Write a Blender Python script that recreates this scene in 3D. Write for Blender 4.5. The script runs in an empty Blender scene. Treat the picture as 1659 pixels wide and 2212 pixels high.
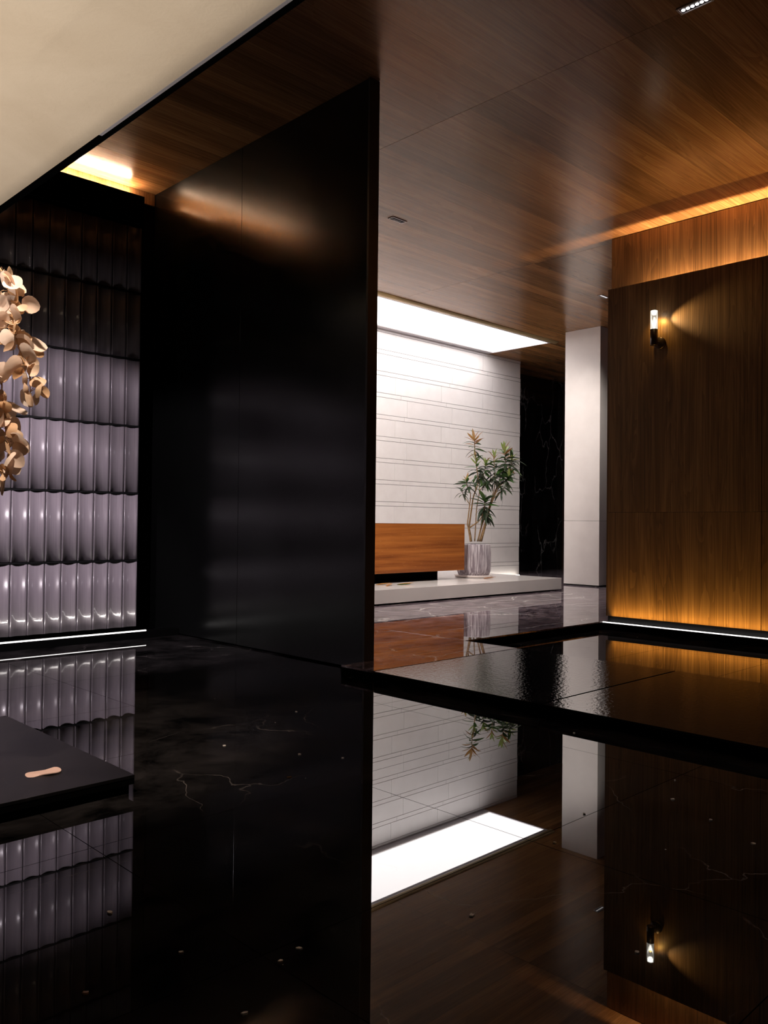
import bpy, bmesh, math, random
from mathutils import Vector, Matrix, noise as mnoise
R = math.radians
random.seed(7)
scn = bpy.context.scene
COL = scn.collection

# ------------------------------------------------------------------ camera
def make_camera():
    yaw, pitch, roll = R(45.79603827), R(0.7820841), R(0.59039245)
    f = Vector((math.cos(pitch)*math.cos(yaw), math.cos(pitch)*math.sin(yaw), math.sin(pitch)))
    r = Vector((math.sin(yaw), -math.cos(yaw), 0)); u = r.cross(f)
    c, s = math.cos(roll), math.sin(roll)
    rr, uu = c*r + s*u, -s*r + c*u
    m = Matrix((rr, uu, -f)).transposed().to_4x4(); m.translation = (0, 0, 1.0)
    cd = bpy.data.cameras.new('camera'); cd.sensor_fit = 'HORIZONTAL'; cd.sensor_width = 36
    cd.lens = 36*1809.1/1659; cd.clip_start = .05; cd.clip_end = 200
    o = bpy.data.objects.new('camera', cd); COL.objects.link(o); o.matrix_world = m
    scn.camera = o
make_camera()

# ------------------------------------------------------------------ world, exposure
w = bpy.data.worlds.new('world'); scn.world = w; w.use_nodes = True
w.node_tree.nodes['Background'].inputs['Color'].default_value = (.62, .55, .70, 1)
w.node_tree.nodes['Background'].inputs['Strength'].default_value = .03
scn.view_settings.view_transform = 'Standard'; scn.view_settings.look = 'None'
scn.view_settings.gamma = 1; scn.view_settings.exposure = 0; scn.view_settings.use_curve_mapping = False

def area_light(name, loc, target, energy, color, sx, sy, spread=180):
    d = bpy.data.lights.new(name, 'AREA'); d.shape = 'RECTANGLE'; d.size = sx; d.size_y = sy
    d.energy = energy; d.color = color; d.spread = R(spread)
    o = bpy.data.objects.new(name, d); COL.objects.link(o); o.location = loc
    o.rotation_euler = (Vector(target)-Vector(loc)).to_track_quat('-Z', 'Y').to_euler()
    return o
# light levels of the fittings (each lamp is built further down)
PANEL = 5.3          # luminous ceiling panel
LED_TILE = 1.9      # watts, floor line under the fluted tiles
LED_WOOD = 24.0      # floor line under the walnut wall
LED_COVE_TILE = 240.0 # cove over the fluted tiles
LED_COVE_WOOD = 520.0 # cove on top of the walnut wall
ADDED_UPLIGHT = 142.0      # added unseen slot light that brightens the cream ceiling, watts
WASH = 420.0          # wall washers aimed at the fluted tiles, watts each
COUNTER = 420.0      # downlights aimed at the counter, watts each
VASE_SPOT = 430.0     # spotlight over the vase, watts
SCONCE = 2.3

ZC = 4.045   # walnut ceiling
ZU = .067    # raised floor and slabs
ZS = 3.2     # plaster ceiling

# ------------------------------------------------------------------ helpers
def prop(o, label=None, cat=None, group=None, kind=None):
    if label: o['label'] = label
    if cat: o['category'] = cat
    if group: o['group'] = group
    if kind: o['kind'] = kind
    return o
def empty(name, loc=(0, 0, 0), rz=0):
    o = bpy.data.objects.new(name, None); COL.objects.link(o); o.location = loc
    o.rotation_euler = (0, 0, rz); o.empty_display_size = .1
    return o
def mesh_obj(name, me, m=None, parent=None, loc=None):
    o = bpy.data.objects.new(name, me); COL.objects.link(o)
    if m is not None and not me.materials: me.materials.append(m)
    if parent: o.parent = parent
    if loc: o.location = loc
    return o
def bm_mesh(bm, name, smooth=False):
    me = bpy.data.meshes.new(name); bm.normal_update(); bm.to_mesh(me); bm.free()
    if smooth:
        for p in me.polygons: p.use_smooth = True
    return me
def add_box(bm, x0, x1, y0, y1, z0, z1, bev=0):
    v = [bm.verts.new(p) for p in ((x0,y0,z0),(x1,y0,z0),(x1,y1,z0),(x0,y1,z0),(x0,y0,z1),(x1,y0,z1),(x1,y1,z1),(x0,y1,z1))]
    fs = [bm.faces.new([v[i] for i in q]) for q in ((3,2,1,0),(4,5,6,7),(0,1,5,4),(1,2,6,5),(2,3,7,6),(3,0,4,7))]
    if bev:
        es = list({e for f in fs for e in f.edges})
        bmesh.ops.bevel(bm, geom=es, offset=bev, segments=1, affect='EDGES', profile=.5)
def box(name, x0, x1, y0, y1, z0, z1, m, parent=None, bev=0):
    """a box whose origin sits at its own centre"""
    cx, cy, cz = (x0+x1)/2, (y0+y1)/2, (z0+z1)/2
    bm = bmesh.new(); add_box(bm, x0-cx, x1-cx, y0-cy, y1-cy, z0-cz, z1-cz, bev)
    return mesh_obj(name, bm_mesh(bm, name), m, parent, (cx, cy, cz))
_cache = {}
def piece(name, sx, sy, sz, m, parent, loc, bev=.002):
    """alike pieces share one mesh"""
    k = (name, round(sx, 4), round(sy, 4), round(sz, 4), m.name)
    if k not in _cache:
        bm = bmesh.new(); add_box(bm, -sx/2, sx/2, -sy/2, sy/2, -sz/2, sz/2, bev)
        me = bm_mesh(bm, name); me.materials.append(m); _cache[k] = me
    return mesh_obj(name, _cache[k], None, parent, loc)
def lathe(name, prof, m, parent=None, loc=None, seg=40, smooth=True, caps=True, ridges=None):
    bm = bmesh.new(); rings = []
    for r_, z in prof:
        ring = []
        for k in range(seg):
            a = 2*math.pi*k/seg
            rr = r_*(1 + (ridges(a, z) if ridges else 0))
            ring.append(bm.verts.new((rr*math.cos(a), rr*math.sin(a), z)))
        rings.append(ring)
    for a, b in zip(rings, rings[1:]):
        for k in range(seg):
            bm.faces.new((a[k], a[(k+1) % seg], b[(k+1) % seg], b[k]))
    if caps:
        bm.faces.new(rings[0][::-1]); bm.faces.new(rings[-1])
    return mesh_obj(name, bm_mesh(bm, name, smooth), m, parent, loc)
def tube_mesh(name, pts, radii, seg=7):
    """a tapering tube along points"""
    bm = bmesh.new(); rings = []
    n = len(pts); pts = [Vector(p) for p in pts]
    for i, p in enumerate(pts):
        t = (pts[min(i+1, n-1)] - pts[max(i-1, 0)]).normalized()
        a = t.cross(Vector((.31, .17, .93)))
        if a.length < .05: a = t.cross(Vector((1, 0, 0)))
        a.normalize(); b = t.cross(a)
        rings.append([bm.verts.new(p + radii[i]*(math.cos(2*math.pi*k/seg)*a + math.sin(2*math.pi*k/seg)*b)) for k in range(seg)])
    for a, b in zip(rings, rings[1:]):
        for k in range(seg): bm.faces.new((a[k], a[(k+1) % seg], b[(k+1) % seg], b[k]))
    bm.faces.new(rings[0][::-1]); bm.faces.new(rings[-1])
    return bm_mesh(bm, name, True)
def spline(pts, n):
    """Catmull-Rom through the points"""
    P = [Vector(p) for p in pts]; P = [2*P[0]-P[1]] + P + [2*P[-1]-P[-2]]; out = []
    m = len(P)-3
    for i in range(n+1):
        t = i/n*m; k = min(int(t), m-1); t -= k; a, b, c, d = P[k:k+4]
        out.append(.5*((2*b) + (c-a)*t + (2*a-5*b+4*c-d)*t*t + (3*b-a-3*c+d)*t**3))
    return out

# ------------------------------------------------------------------ materials
def nmat(name):
    m = bpy.data.materials.new(name); m.use_nodes = True
    nt = m.node_tree; b = nt.nodes['Principled BSDF']
    return m, nt, nt.nodes, nt.links, b
def N(nt, t, **kw):
    n = nt.nodes.new(t)
    for k, v in kw.items(): setattr(n, k, v)
    return n
def ramp(nt, fac, stops, interp='LINEAR'):
    r_ = N(nt, 'ShaderNodeValToRGB'); r_.color_ramp.interpolation = interp
    e = r_.color_ramp.elements
    while len(e) < len(stops): e.new(.5)
    for k, (p, c) in enumerate(stops):
        e[k].position = p; e[k].color = (*c, 1) if len(c) == 3 else c
    nt.links.new(fac, r_.inputs['Fac']); return r_.outputs['Color']
def mixc(nt, fac, a, b, mode='MIX'):
    n = N(nt, 'ShaderNodeMix', data_type='RGBA', blend_type=mode)
    for s, v in ((n.inputs[0], fac), (n.inputs[6], a), (n.inputs[7], b)):
        if hasattr(v, 'links'): nt.links.new(v, s)
        else: s.default_value = v if isinstance(v, (int, float)) else (*v, 1)[:4]
    return n.outputs[2]
def mth(nt, op, a, b=0.0, c=0.0):
    n = N(nt, 'ShaderNodeMath', operation=op)
    for s, v in zip(n.inputs, (a, b, c)):
        if hasattr(v, 'links'): nt.links.new(v, s)
        else: s.default_value = v
    return n.outputs[0]
def coords(nt, scale=(1, 1, 1), per_object=False, world=False):
    mp = N(nt, 'ShaderNodeMapping'); mp.inputs['Scale'].default_value = scale
    if world:
        nt.links.new(N(nt, 'ShaderNodeNewGeometry').outputs['Position'], mp.inputs['Vector'])
    else:
        nt.links.new(N(nt, 'ShaderNodeTexCoord').outputs['Object'], mp.inputs['Vector'])
    if per_object:
        oi = N(nt, 'ShaderNodeObjectInfo'); s = N(nt, 'ShaderNodeVectorMath', operation='SCALE')
        s.inputs[0].default_value = (37, 23, 51); nt.links.new(oi.outputs['Random'], s.inputs['Scale'])
        nt.links.new(s.outputs[0], mp.inputs['Location'])
    return mp.outputs[0]
def noise(nt, vec, scale, detail=4, rough=.55, dist=0):
    n = N(nt, 'ShaderNodeTexNoise'); nt.links.new(vec, n.inputs['Vector'])
    n.inputs['Scale'].default_value = scale; n.inputs['Detail'].default_value = detail
    n.inputs['Roughness'].default_value = rough; n.inputs['Distortion'].default_value = dist
    return n.outputs['Fac']
def bump(nt, b, h, strength, dist=.01):
    n = N(nt, 'ShaderNodeBump'); n.inputs['Strength'].default_value = strength
    n.inputs['Distance'].default_value = dist
    nt.links.new(h, n.inputs['Height']); nt.links.new(n.outputs[0], b.inputs['Normal'])
def plain(name, c, rough=.5, metal=0, ior=1.5, spec=.5, coat=0):
    m, nt, ns, ln, b = nmat(name)
    b.inputs['Base Color'].default_value = (*c, 1); b.inputs['Roughness'].default_value = rough
    b.inputs['Metallic'].default_value = metal; b.inputs['IOR'].default_value = ior
    b.inputs['Specular IOR Level'].default_value = spec; b.inputs['Coat Weight'].default_value = coat
    return m
def glow(name, c, s):
    m, nt, ns, ln, b = nmat(name)
    b.inputs['Base Color'].default_value = (.8, .8, .8, 1)
    b.inputs['Emission Color'].default_value = (*c, 1); b.inputs['Emission Strength'].default_value = s
    return m
def wood(name, axis, dark, mid, light, rough, spread=.5, spec=.5):
    """walnut veneer, grain along one axis, tone and figure change from piece to piece"""
    m, nt, ns, ln, b = nmat(name)
    k = {'x': (.22, 3.0, 3.0), 'y': (3.0, .22, 3.0), 'z': (3.0, 3.0, .22)}[axis]
    v = coords(nt, k, per_object=True)
    fine = noise(nt, coords(nt, tuple(q*(1 if q < 1 else 9) for q in k), per_object=True), 3.5, 6, .6)
    fig = noise(nt, v, 1.6, 3, .5, 1.2)
    rings = mth(nt, 'FRACT', mth(nt, 'MULTIPLY', fig, 9.0))
    fac = mth(nt, 'ADD', mth(nt, 'MULTIPLY', fine, .62), mth(nt, 'MULTIPLY', mth(nt, 'ADD', mth(nt, 'MULTIPLY', rings, .3), fig), .38))
    col = ramp(nt, fac, [(.30, dark), (.52, mid), (.74, light)])
    oi = N(nt, 'ShaderNodeObjectInfo')
    tone = mth(nt, 'ADD', mth(nt, 'MULTIPLY', oi.outputs['Random'], spread), 1 - spread/2)
    hs = N(nt, 'ShaderNodeHueSaturation'); ln.new(tone, hs.inputs['Value']); ln.new(col, hs.inputs['Color'])
    hs.inputs['Saturation'].default_value = 1.0
    ln.new(hs.outputs[0], b.inputs['Base Color'])
    b.inputs['Roughness'].default_value = rough; b.inputs['Specular IOR Level'].default_value = spec
    b.inputs['Specular Tint'].default_value = (1, .80, .62, 1)
    bump(nt, b, fine, .05, .004)
    return m
def stone(name, base, cloud, vein, vscale, vwidth, rough, ior, specks=0, ripple=0, vamt=1.0, stretch=(1, 1, 1), cscale=3.2, crough=.68, gate0=.46):
    """polished dark marble: clouding, thin branching veins, dust specks"""
    m, nt, ns, ln, b = nmat(name)
    v = coords(nt, stretch, world=True)
    cl = noise(nt, v, cscale, 10, crough, .4)
    col = ramp(nt, cl, [(.38, base), (.70, cloud)])
    wv = N(nt, 'ShaderNodeVectorMath', operation='ADD')
    nn = N(nt, 'ShaderNodeTexNoise'); ln.new(v, nn.inputs['Vector']); nn.inputs['Scale'].default_value = 2.1; nn.inputs['Detail'].default_value = 6
    sc = N(nt, 'ShaderNodeVectorMath', operation='SCALE'); ln.new(nn.outputs['Color'], sc.inputs[0]); sc.inputs['Scale'].default_value = .55
    ln.new(v, wv.inputs[0]); ln.new(sc.outputs[0], wv.inputs[1])
    vo = N(nt, 'ShaderNodeTexVoronoi', feature='DISTANCE_TO_EDGE'); ln.new(wv.outputs[0], vo.inputs['Vector']); vo.inputs['Scale'].default_value = vscale
    ed = mth(nt, 'SUBTRACT', 1, mth(nt, 'MINIMUM', mth(nt, 'DIVIDE', vo.outputs['Distance'], vwidth), 1))
    gate = ramp(nt, noise(nt, v, 1.7, 4, .6), [(gate0, (0, 0, 0)), (gate0+.2, (1, 1, 1))])
    f = mth(nt, 'MULTIPLY', mth(nt, 'MULTIPLY', ed, gate), vamt)
    col = mixc(nt, f, col, vein)
    if specks:
        sv = N(nt, 'ShaderNodeTexVoronoi', feature='F1'); ln.new(coords(nt, world=True), sv.inputs['Vector']); sv.inputs['Scale'].default_value = specks
        sr = N(nt, 'ShaderNodeSeparateColor'); ln.new(sv.outputs['Color'], sr.inputs[0])
        size = mth(nt, 'MULTIPLY', mth(nt, 'POWER', sr.outputs[0], 9.0), .055)
        on = mth(nt, 'LESS_THAN', sv.outputs['Distance'], size)
        col = mixc(nt, on, col, (.75, .68, .65))
    ln.new(col, b.inputs['Base Color'])
    b.inputs['Roughness'].default_value = rough; b.inputs['IOR'].default_value = ior
    if ripple:
        bump(nt, b, noise(nt, coords(nt, world=True), 42, 3, .55), ripple, .003)
    return m

M = {}
M['ceiling'] = wood('ceiling_walnut', 'x', (.145, .061, .020), (.27, .126, .046), (.42, .218, .090), .24, .62, .55)
M['walnut'] = wood('wall_walnut', 'z', (.050, .022, .008), (.160, .080, .030), (.30, .158, .064), .40, .12)
M['floor'] = stone('black_marble_floor', (.002, .0018, .0018), (.030, .026, .026), (.40, .35, .33), 1.05, .0045, .008, 1.72, specks=11, vamt=.5, gate0=.45)
M['upper'] = stone('plum_marble_floor', (.02, .012, .02), (.42, .33, .38), (.95, .90, .88), 1.25, .020, .012, 1.75, vamt=1.0, stretch=(1, 1.5, 1), cscale=7.5, crough=.74, gate0=.42)
M['slab'] = stone('leathered_marble', (.003, .0026, .003), (.013, .011, .012), (.16, .14, .14), 1.3, .008, .05, 2.0, specks=7, ripple=.42, vamt=.35)
M['honed'] = stone('honed_marble', (.003, .0026, .003), (.012, .010, .011), (.10, .09, .09), 1.3, .006, .38, 1.38, specks=9, vamt=.2)
M['marble_wall'] = stone('black_marble_wall', (.003, .003, .0035), (.020, .019, .020), (.60, .58, .57), 1.9, .016, .10, 1.6, vamt=.75, stretch=(1, 1, .5), cscale=4, crough=.75, gate0=.44)
M['grout'] = plain('black_grout', (.0045, .004, .004), .8, spec=.2)
M['black'] = plain('black_metal', (.004, .004, .0045), .42)
M['matte'] = plain('matte_black', (.0025, .0025, .0025), .9, spec=.0)
M['offwhite'] = plain('white_lacquer', (.80, .76, .75), .35)
M['platform'] = plain('white_polished_stone', (.78, .74, .73), .10, ior=1.6)
M['joint'] = plain('wall_joint', (.16, .135, .125), .8)
M['frame'] = plain('anodised_frame', (.55, .52, .55), .4, .3)
M['bronze'] = plain('bronze_trim', (.55, .40, .20), .45, .15)
M['sconce_metal'] = plain('sconce_bronze', (.045, .026, .018), .3, .7)
M['steel'] = plain('downlight_frame', (.50, .44, .43), .35, .4)
M['panel'] = glow('luminous_ceiling', (1, .945, .935), PANEL)
M['led_tile'] = glow('led_neutral', (1, .94, .90), 2.4)
M['led_line'] = glow('led_line_white', (1, .95, .92), 2.2)
M['led_cove'] = glow('led_cove_warm', (1, .70, .47), LED_COVE_TILE)
M['led_cove2'] = glow('led_cove_amber', (1, .66, .37), LED_COVE_WOOD)
M['wash_lens'] = glow('wash_lens', (1, .93, 1), 40.0)
M['led_dim'] = glow('led_dim', (1, .93, .95), .9)
M['led_dot'] = glow('led_dot', (1, .93, .95), 9.0)

def mk_wall_white():
    m, nt, ns, ln, b = nmat('white_wall_tile')
    v = coords(nt, (1, 1, 1), per_object=True)
    c = ramp(nt, noise(nt, v, 5, 4), [(.3, (.78, .735, .72)), (.7, (.83, .79, .775))])
    ln.new(c, b.inputs['Base Color']); b.inputs['Roughness'].default_value = .45
    return m
M['wtile'] = mk_wall_white()
def mk_column():
    m, nt, ns, ln, b = nmat('cream_stone')
    v = coords(nt, (1, 1, 1), world=True)
    c = ramp(nt, noise(nt, v, 4, 6), [(.3, (.78, .73, .70)), (.7, (.84, .79, .76))])
    vo = N(nt, 'ShaderNodeTexVoronoi'); ln.new(v, vo.inputs['Vector']); vo.inputs['Scale'].default_value = 14
    sr = N(nt, 'ShaderNodeSeparateColor'); ln.new(vo.outputs['Color'], sr.inputs[0])
    on = mth(nt, 'LESS_THAN', vo.outputs['Distance'], mth(nt, 'MULTIPLY', mth(nt, 'POWER', sr.outputs[0], 6.0), .09))
    ln.new(mixc(nt, on, c, (.55, .48, .44)), b.inputs['Base Color']); b.inputs['Roughness'].default_value = .4
    return m
M['column'] = mk_column()
def mk_plaster():
    m, nt, ns, ln, b = nmat('cream_plaster')
    v = coords(nt, world=True)
    big = noise(nt, v, 1.6, 5, .6, .6); fine = noise(nt, v, 55, 4, .6)
    c = ramp(nt, big, [(.3, (.66, .54, .40)), (.7, (.735, .615, .47))])
    ln.new(c, b.inputs['Base Color']); b.inputs['Roughness'].default_value = .75
    h = mth(nt, 'ADD', mth(nt, 'MULTIPLY', fine, .35), noise(nt, v, 9, 5, .6, 1))
    bump(nt, b, h, .22, .012)
    return m
M['plaster'] = mk_plaster()
def mk_flute():
    m, nt, ns, ln, b = nmat('glazed_flute')
    v = coords(nt, (24, 24, .5), per_object=True)
    st = noise(nt, v, 5, 4, .6)
    c = ramp(nt, st, [(.3, (.17, .145, .165)), (.7, (.225, .195, .215))])
    ln.new(c, b.inputs['Base Color']); b.inputs['Roughness'].default_value = .30
    b.inputs['Coat Weight'].default_value = 1; b.inputs['Coat Roughness'].default_value = .02
    h = noise(nt, coords(nt, (3, 3, 16), per_object=True), 2.2, 3)
    bu = N(nt, 'ShaderNodeBump'); bu.inputs['Strength'].default_value = .22; bu.inputs['Distance'].default_value = .004
    ln.new(h, bu.inputs['Height']); ln.new(bu.outputs[0], b.inputs['Coat Normal'])
    return m
M['flute'] = mk_flute()
def mk_partition():
    m, nt, ns, ln, b = nmat('dark_brushed_metal')
    v = coords(nt, (30, 30, .8), per_object=True)
    st = noise(nt, v, 4, 4, .6)
    cl = noise(nt, coords(nt, per_object=True), 1.6, 4)
    b.inputs['Base Color'].default_value = (.026, .027, .027, 1); b.inputs['Metallic'].default_value = .85
    ln.new(ramp(nt, mth(nt, 'ADD', mth(nt, 'MULTIPLY', st, .5), mth(nt, 'MULTIPLY', cl, .5)), [(.3, (.20,)*3), (.7, (.225,)*3)]), b.inputs['Roughness'])
    return m
M['partition'] = mk_partition()
def mk_onyx():
    m, nt, ns, ln, b = nmat('brown_banded_stone')
    v = coords(nt, (.14, 1, 4.2))
    a = noise(nt, v, 2.2, 8, .62, .3)
    c = ramp(nt, a, [(.25, (.085, .022, .008)), (.42, (.22, .065, .016)), (.58, (.36, .12, .026)), (.78, (.50, .22, .06))])
    fl = noise(nt, coords(nt, (2.5, 1, 26)), 5, 5, .7)
    c = mixc(nt, ramp(nt, fl, [(.62, (0, 0, 0)), (.72, (.6, .6, .6))]), c, (.62, .36, .16))
    ln.new(c, b.inputs['Base Color']); b.inputs['Roughness'].default_value = .25
    return m
M['onyx'] = mk_onyx()
def mk_pot():
    m, nt, ns, ln, b = nmat('ribbed_pot')
    v = coords(nt, (60, 60, 2.6))
    s = noise(nt, v, 1.1, 4, .6, .25)
    ln.new(ramp(nt, s, [(.40, (.20, .16, .19)), (.62, (.58, .53, .57))]), b.inputs['Base Color'])
    b.inputs['Roughness'].default_value = .7; bump(nt, b, s, .8, .01)
    return m
M['pot'] = mk_pot()
M['saucer'] = plain('saucer_clay', (.72, .64, .62), .45)
M['soil'] = plain('soil', (.06, .035, .02), .9)
def mk_bark(name, c0, c1):
    m, nt, ns, ln, b = nmat(name)
    s = noise(nt, coords(nt, (40, 40, 12)), 2, 4)
    ln.new(ramp(nt, s, [(.35, c0), (.65, c1)]), b.inputs['Base Color']); b.inputs['Roughness'].default_value = .7
    return m
M['bark'] = mk_bark('plant_bark', (.20, .11, .045), (.42, .27, .13))
M['twig'] = mk_bark('dried_twig', (.30, .16, .07), (.48, .29, .15))
def mk_leaf(name, cols, rough=.4, trans=.25):
    m, nt, ns, ln, b = nmat(name)
    oi = N(nt, 'ShaderNodeObjectInfo')
    n_ = len(cols)
    c = ramp(nt, oi.outputs['Random'], [(k/max(1, n_-1), q) for k, q in enumerate(cols)])
    v = noise(nt, coords(nt, (14, 60, 14), per_object=True), 2, 3)
    c = mixc(nt, mth(nt, 'MULTIPLY', v, .45), c, mixc(nt, 1.0, c, (.55, .55, .5), 'MULTIPLY'))
    ln.new(c, b.inputs['Base Color']); b.inputs['Roughness'].default_value = rough
    tr = N(nt, 'ShaderNodeBsdfTranslucent'); ln.new(c, tr.inputs['Color'])
    mx = N(nt, 'ShaderNodeMixShader'); mx.inputs[0].default_value = trans
    ln.new(b.outputs[0], mx.inputs[1]); ln.new(tr.outputs[0], mx.inputs[2])
    ln.new(mx.outputs[0], nt.nodes['Material Output'].inputs['Surface'])
    return m
M['leaf_green'] = mk_leaf('leaf_green', [(.035, .085, .022), (.06, .15, .03), (.028, .06, .022), (.11, .20, .06)])
M['leaf_dark'] = mk_leaf('leaf_dark', [(.022, .045, .020), (.035, .065, .030), (.05, .05, .035)])
M['leaf_young'] = mk_leaf('leaf_young', [(.30, .42, .10), (.40, .46, .16), (.24, .36, .08)])
M['leaf_amber'] = mk_leaf('leaf_amber', [(.50, .27, .09), (.42, .18, .05), (.58, .38, .18), (.36, .15, .05)])
M['dried'] = mk_leaf('dried_leaf', [(.70, .42, .22), (.76, .53, .35), (.80, .62, .50), (.66, .36, .16), (.74, .50, .33)], .55, .42)
M['dried_pale'] = mk_leaf('dried_leaf_pale', [(.84, .68, .58), (.80, .60, .48), (.86, .74, .67)], .55, .35)
M['peach_flat'] = plain('peach_flat_piece', (.66, .44, .37), .7)  # peach colour of the bean-shaped piece on the left slab
M['crumb'] = plain('pale_flake', (.82, .74, .70), .8)
M['vase'] = plain('dark_vase', (.02, .018, .018), .35)
def mk_acrylic():
    m, nt, ns, ln, b = nmat('clear_acrylic')
    t = N(nt, 'ShaderNodeBsdfTransparent'); g = N(nt, 'ShaderNodeBsdfGlossy'); g.inputs['Roughness'].default_value = .05
    e = N(nt, 'ShaderNodeEmission'); e.inputs['Color'].default_value = (1, .93, .80, 1); e.inputs['Strength'].default_value = .20
    lw = N(nt, 'ShaderNodeLayerWeight'); lw.inputs['Blend'].default_value = .35
    a = N(nt, 'ShaderNodeMixShader'); ln.new(lw.outputs['Fresnel'], a.inputs[0]); ln.new(t.outputs[0], a.inputs[1]); ln.new(g.outputs[0], a.inputs[2])
    s = N(nt, 'ShaderNodeAddShader'); ln.new(a.outputs[0], s.inputs[0]); ln.new(e.outputs[0], s.inputs[1])
    ln.new(s.outputs[0], nt.nodes['Material Output'].inputs['Surface'])
    return m
M['acrylic'] = mk_acrylic()
M['sconce_led'] = glow('sconce_led', (1, .95, .84), 8)

# ================================================================== SETTING
# ---- lower floor: polished black marble tiles, one object each
fl = box('floor', -3.2, 8.0, -6.0, 7.1, -.20, -.012, M['grout'])
prop(fl, 'mirror polished black marble floor of large square-set tiles', 'floor', kind='structure')
def child(o, parent):
    o.parent = parent; o.matrix_parent_inverse = parent.matrix_world.inverted()
    return o
bpy.context.view_layer.update()
PX, PY, G = 1.036, .8725, .0026
xs = [1.163 + PX*k for k in range(-6, 7)]; ys = [1.585 + PY*k for k in range(-9, 8)]
for xa in xs:
    for ya in ys:
        x0, x1, y0, y1 = max(xa, -3.2), min(xa+PX, 7.25), max(ya, -6), min(ya+PY, 6.6)
        if x1-x0 < .05 or y1-y0 < .05: continue
        if x0 > 3.95 and y0 > 4.4: continue
        t = piece('floor_tile', x1-x0-G, y1-y0-G, .03, M['floor'], None, ((x0+x1)/2, (y0+y1)/2, -.015), 0)
        child(t, fl)

# ---- raised floor: plum marble
fu = box('floor', 3.95, 19.0, 4.385, 12.0, -.18, ZU-.012, M['matte'])
prop(fu, 'raised plum grey marble floor with white veins before the counter', 'floor', kind='structure')
bpy.context.view_layer.update()
def up_tile(x0, x1, y0, y1):
    child(piece('floor_tile', x1-x0-.003, y1-y0-.003, .012, M['upper'], None, ((x0+x1)/2, (y0+y1)/2, ZU-.006), .0008), fu)
up_tile(3.652, 5.16, 3.842, 4.146)
up_tile(3.955, 5.16, 4.146, 4.368)
ux = [3.952, 5.16, 7.17] + [7.17+2.0*k for k in range(1, 6)]
uy = [4.368, 6.9, 9.42, 11.9]
for a, b_ in zip(ux, ux[1:]):
    for c, d in zip(uy, uy[1:]):
        up_tile(a, b_, c, d)
# black riser under the edge of the raised floor
child(box('slab_edge', 3.956, 5.158, 4.146, 4.384, 0, ZU-.012, M['matte']), fu)
child(box('slab_edge', 3.654, 5.158, 3.844, 4.145, 0, ZU-.012, M['matte']), fu)
tr = box('trim_1', 5.158, 7.17, 4.370, 4.385, -.02, ZU-.012, M['matte'])
prop(tr, 'black recessed riser under the edge of the raised marble floor', 'riser', kind='structure')

# ---- stepping slabs
def slab(x0, x1, y0, y1, label, mat='slab'):
    o = empty('stepping_slab', ((x0+x1)/2, (y0+y1)/2, 0))
    prop(o, label, 'slab', 'marble slabs raised over the mirror floor')
    s = piece('slab_top', x1-x0, y1-y0, .012, M[mat], o, (0, 0, ZU-.006), .0008)
    piece('slab_edge', x1-x0-.002, y1-y0-.002, .022, M['matte'], o, (0, 0, ZU-.023), 0)
    piece('slab_base', x1-x0-.03, y1-y0-.03, ZU-.034, M['matte'], o, (0, 0, (ZU-.034)/2), 0)
    return o
slab(3.652, 5.145, 2.575, 3.828, 'rippled black marble slab next to the raised plum marble floor')
slab(3.652, 5.145, 1.308, 2.560, 'rippled black marble slab stepping out into the dark pool')
slab(-.0, 1.507, 2.850, 4.115, 'black honed slab with a flat peach bean shape on it', 'honed')

# ---- walnut ceiling, one object per veneer plank
ce = box('ceiling', -5.0, 19.0, -6.0, 12.0, ZC+.021, ZC+.20, M['matte'])
prop(ce, 'dark walnut veneered ceiling in long planks', 'ceiling', kind='structure')
# cut the backing where the luminous panel goes up: rebuild as strips
bm = bmesh.new()
for q in ((2.13, 19, -6, 7.92), (2.13, 3.9, 7.92, 9.42), (11.70, 19, 7.92, 12), (2.13, 11.70, 9.42, 12)):
    add_box(bm, q[0]-ce.location.x, q[1]-ce.location.x, q[2]-ce.location.y, q[3]-ce.location.y, -.0895, .0895)
bm.to_mesh(ce.data); bm.free()
bpy.context.view_layer.update()
PW = .1815
sect = [(2.19, 4.68), (4.68, 8.01), (8.01, 11.34), (11.34, 14.67), (14.67, 18.0)]
def plank(x0, x1, y0, y1):
    child(piece('plank', x1-x0-.003, y1-y0-.0006, .02, M['ceiling'], None, ((x0+x1)/2, (y0+y1)/2, ZC+.01), 0), ce)
for si, (a, b_) in enumerate(sect):
    k = -28
    while True:
        y0 = 4.68 + PW*k; y1 = y0 + PW; k += 1
        if y0 > 10.2: break
        if si == 0 and y0 > 7.1: continue
        if si >= 2 and y1 < 4.3: continue
        if si == 4 and y1 < 8.0: continue
        x0, x1 = a, b_
        if y1 > 7.93 and y0 < 9.42:
            if x1 <= 11.70:
                if y0 < 7.92: plank(x0, x1, y0, 7.92)
                continue
            if y0 < 7.92 and x1 > 11.70: plank(x0, 11.70, y0, 7.92)
            x0 = max(x0, 11.70)
        if x1 - x0 > .05: plank(x0, x1, y0, min(y1, 10.2))

# ---- cream plaster ceiling over the near side
cs = box('ceiling', -3.2, 2.128, -6.0, 6.60, ZS, ZS+.12, M['plaster'])
prop(cs, 'smooth cream plaster ceiling lowered below the walnut one', 'ceiling', kind='structure')
e = box('trim_2', 2.128, 2.146, -6.0, 4.55, ZS-.002, ZS+.12, M['frame'])
prop(e, 'pale corner bead along the edge of the cream ceiling', 'edge trim', kind='structure')
e = box('trim_3', 2.146, 2.185, -6.0, 6.60, ZS+.0, ZC, M['matte'])
prop(e, 'black fascia rising from the edge of the cream ceiling', 'fascia', kind='structure')

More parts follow.
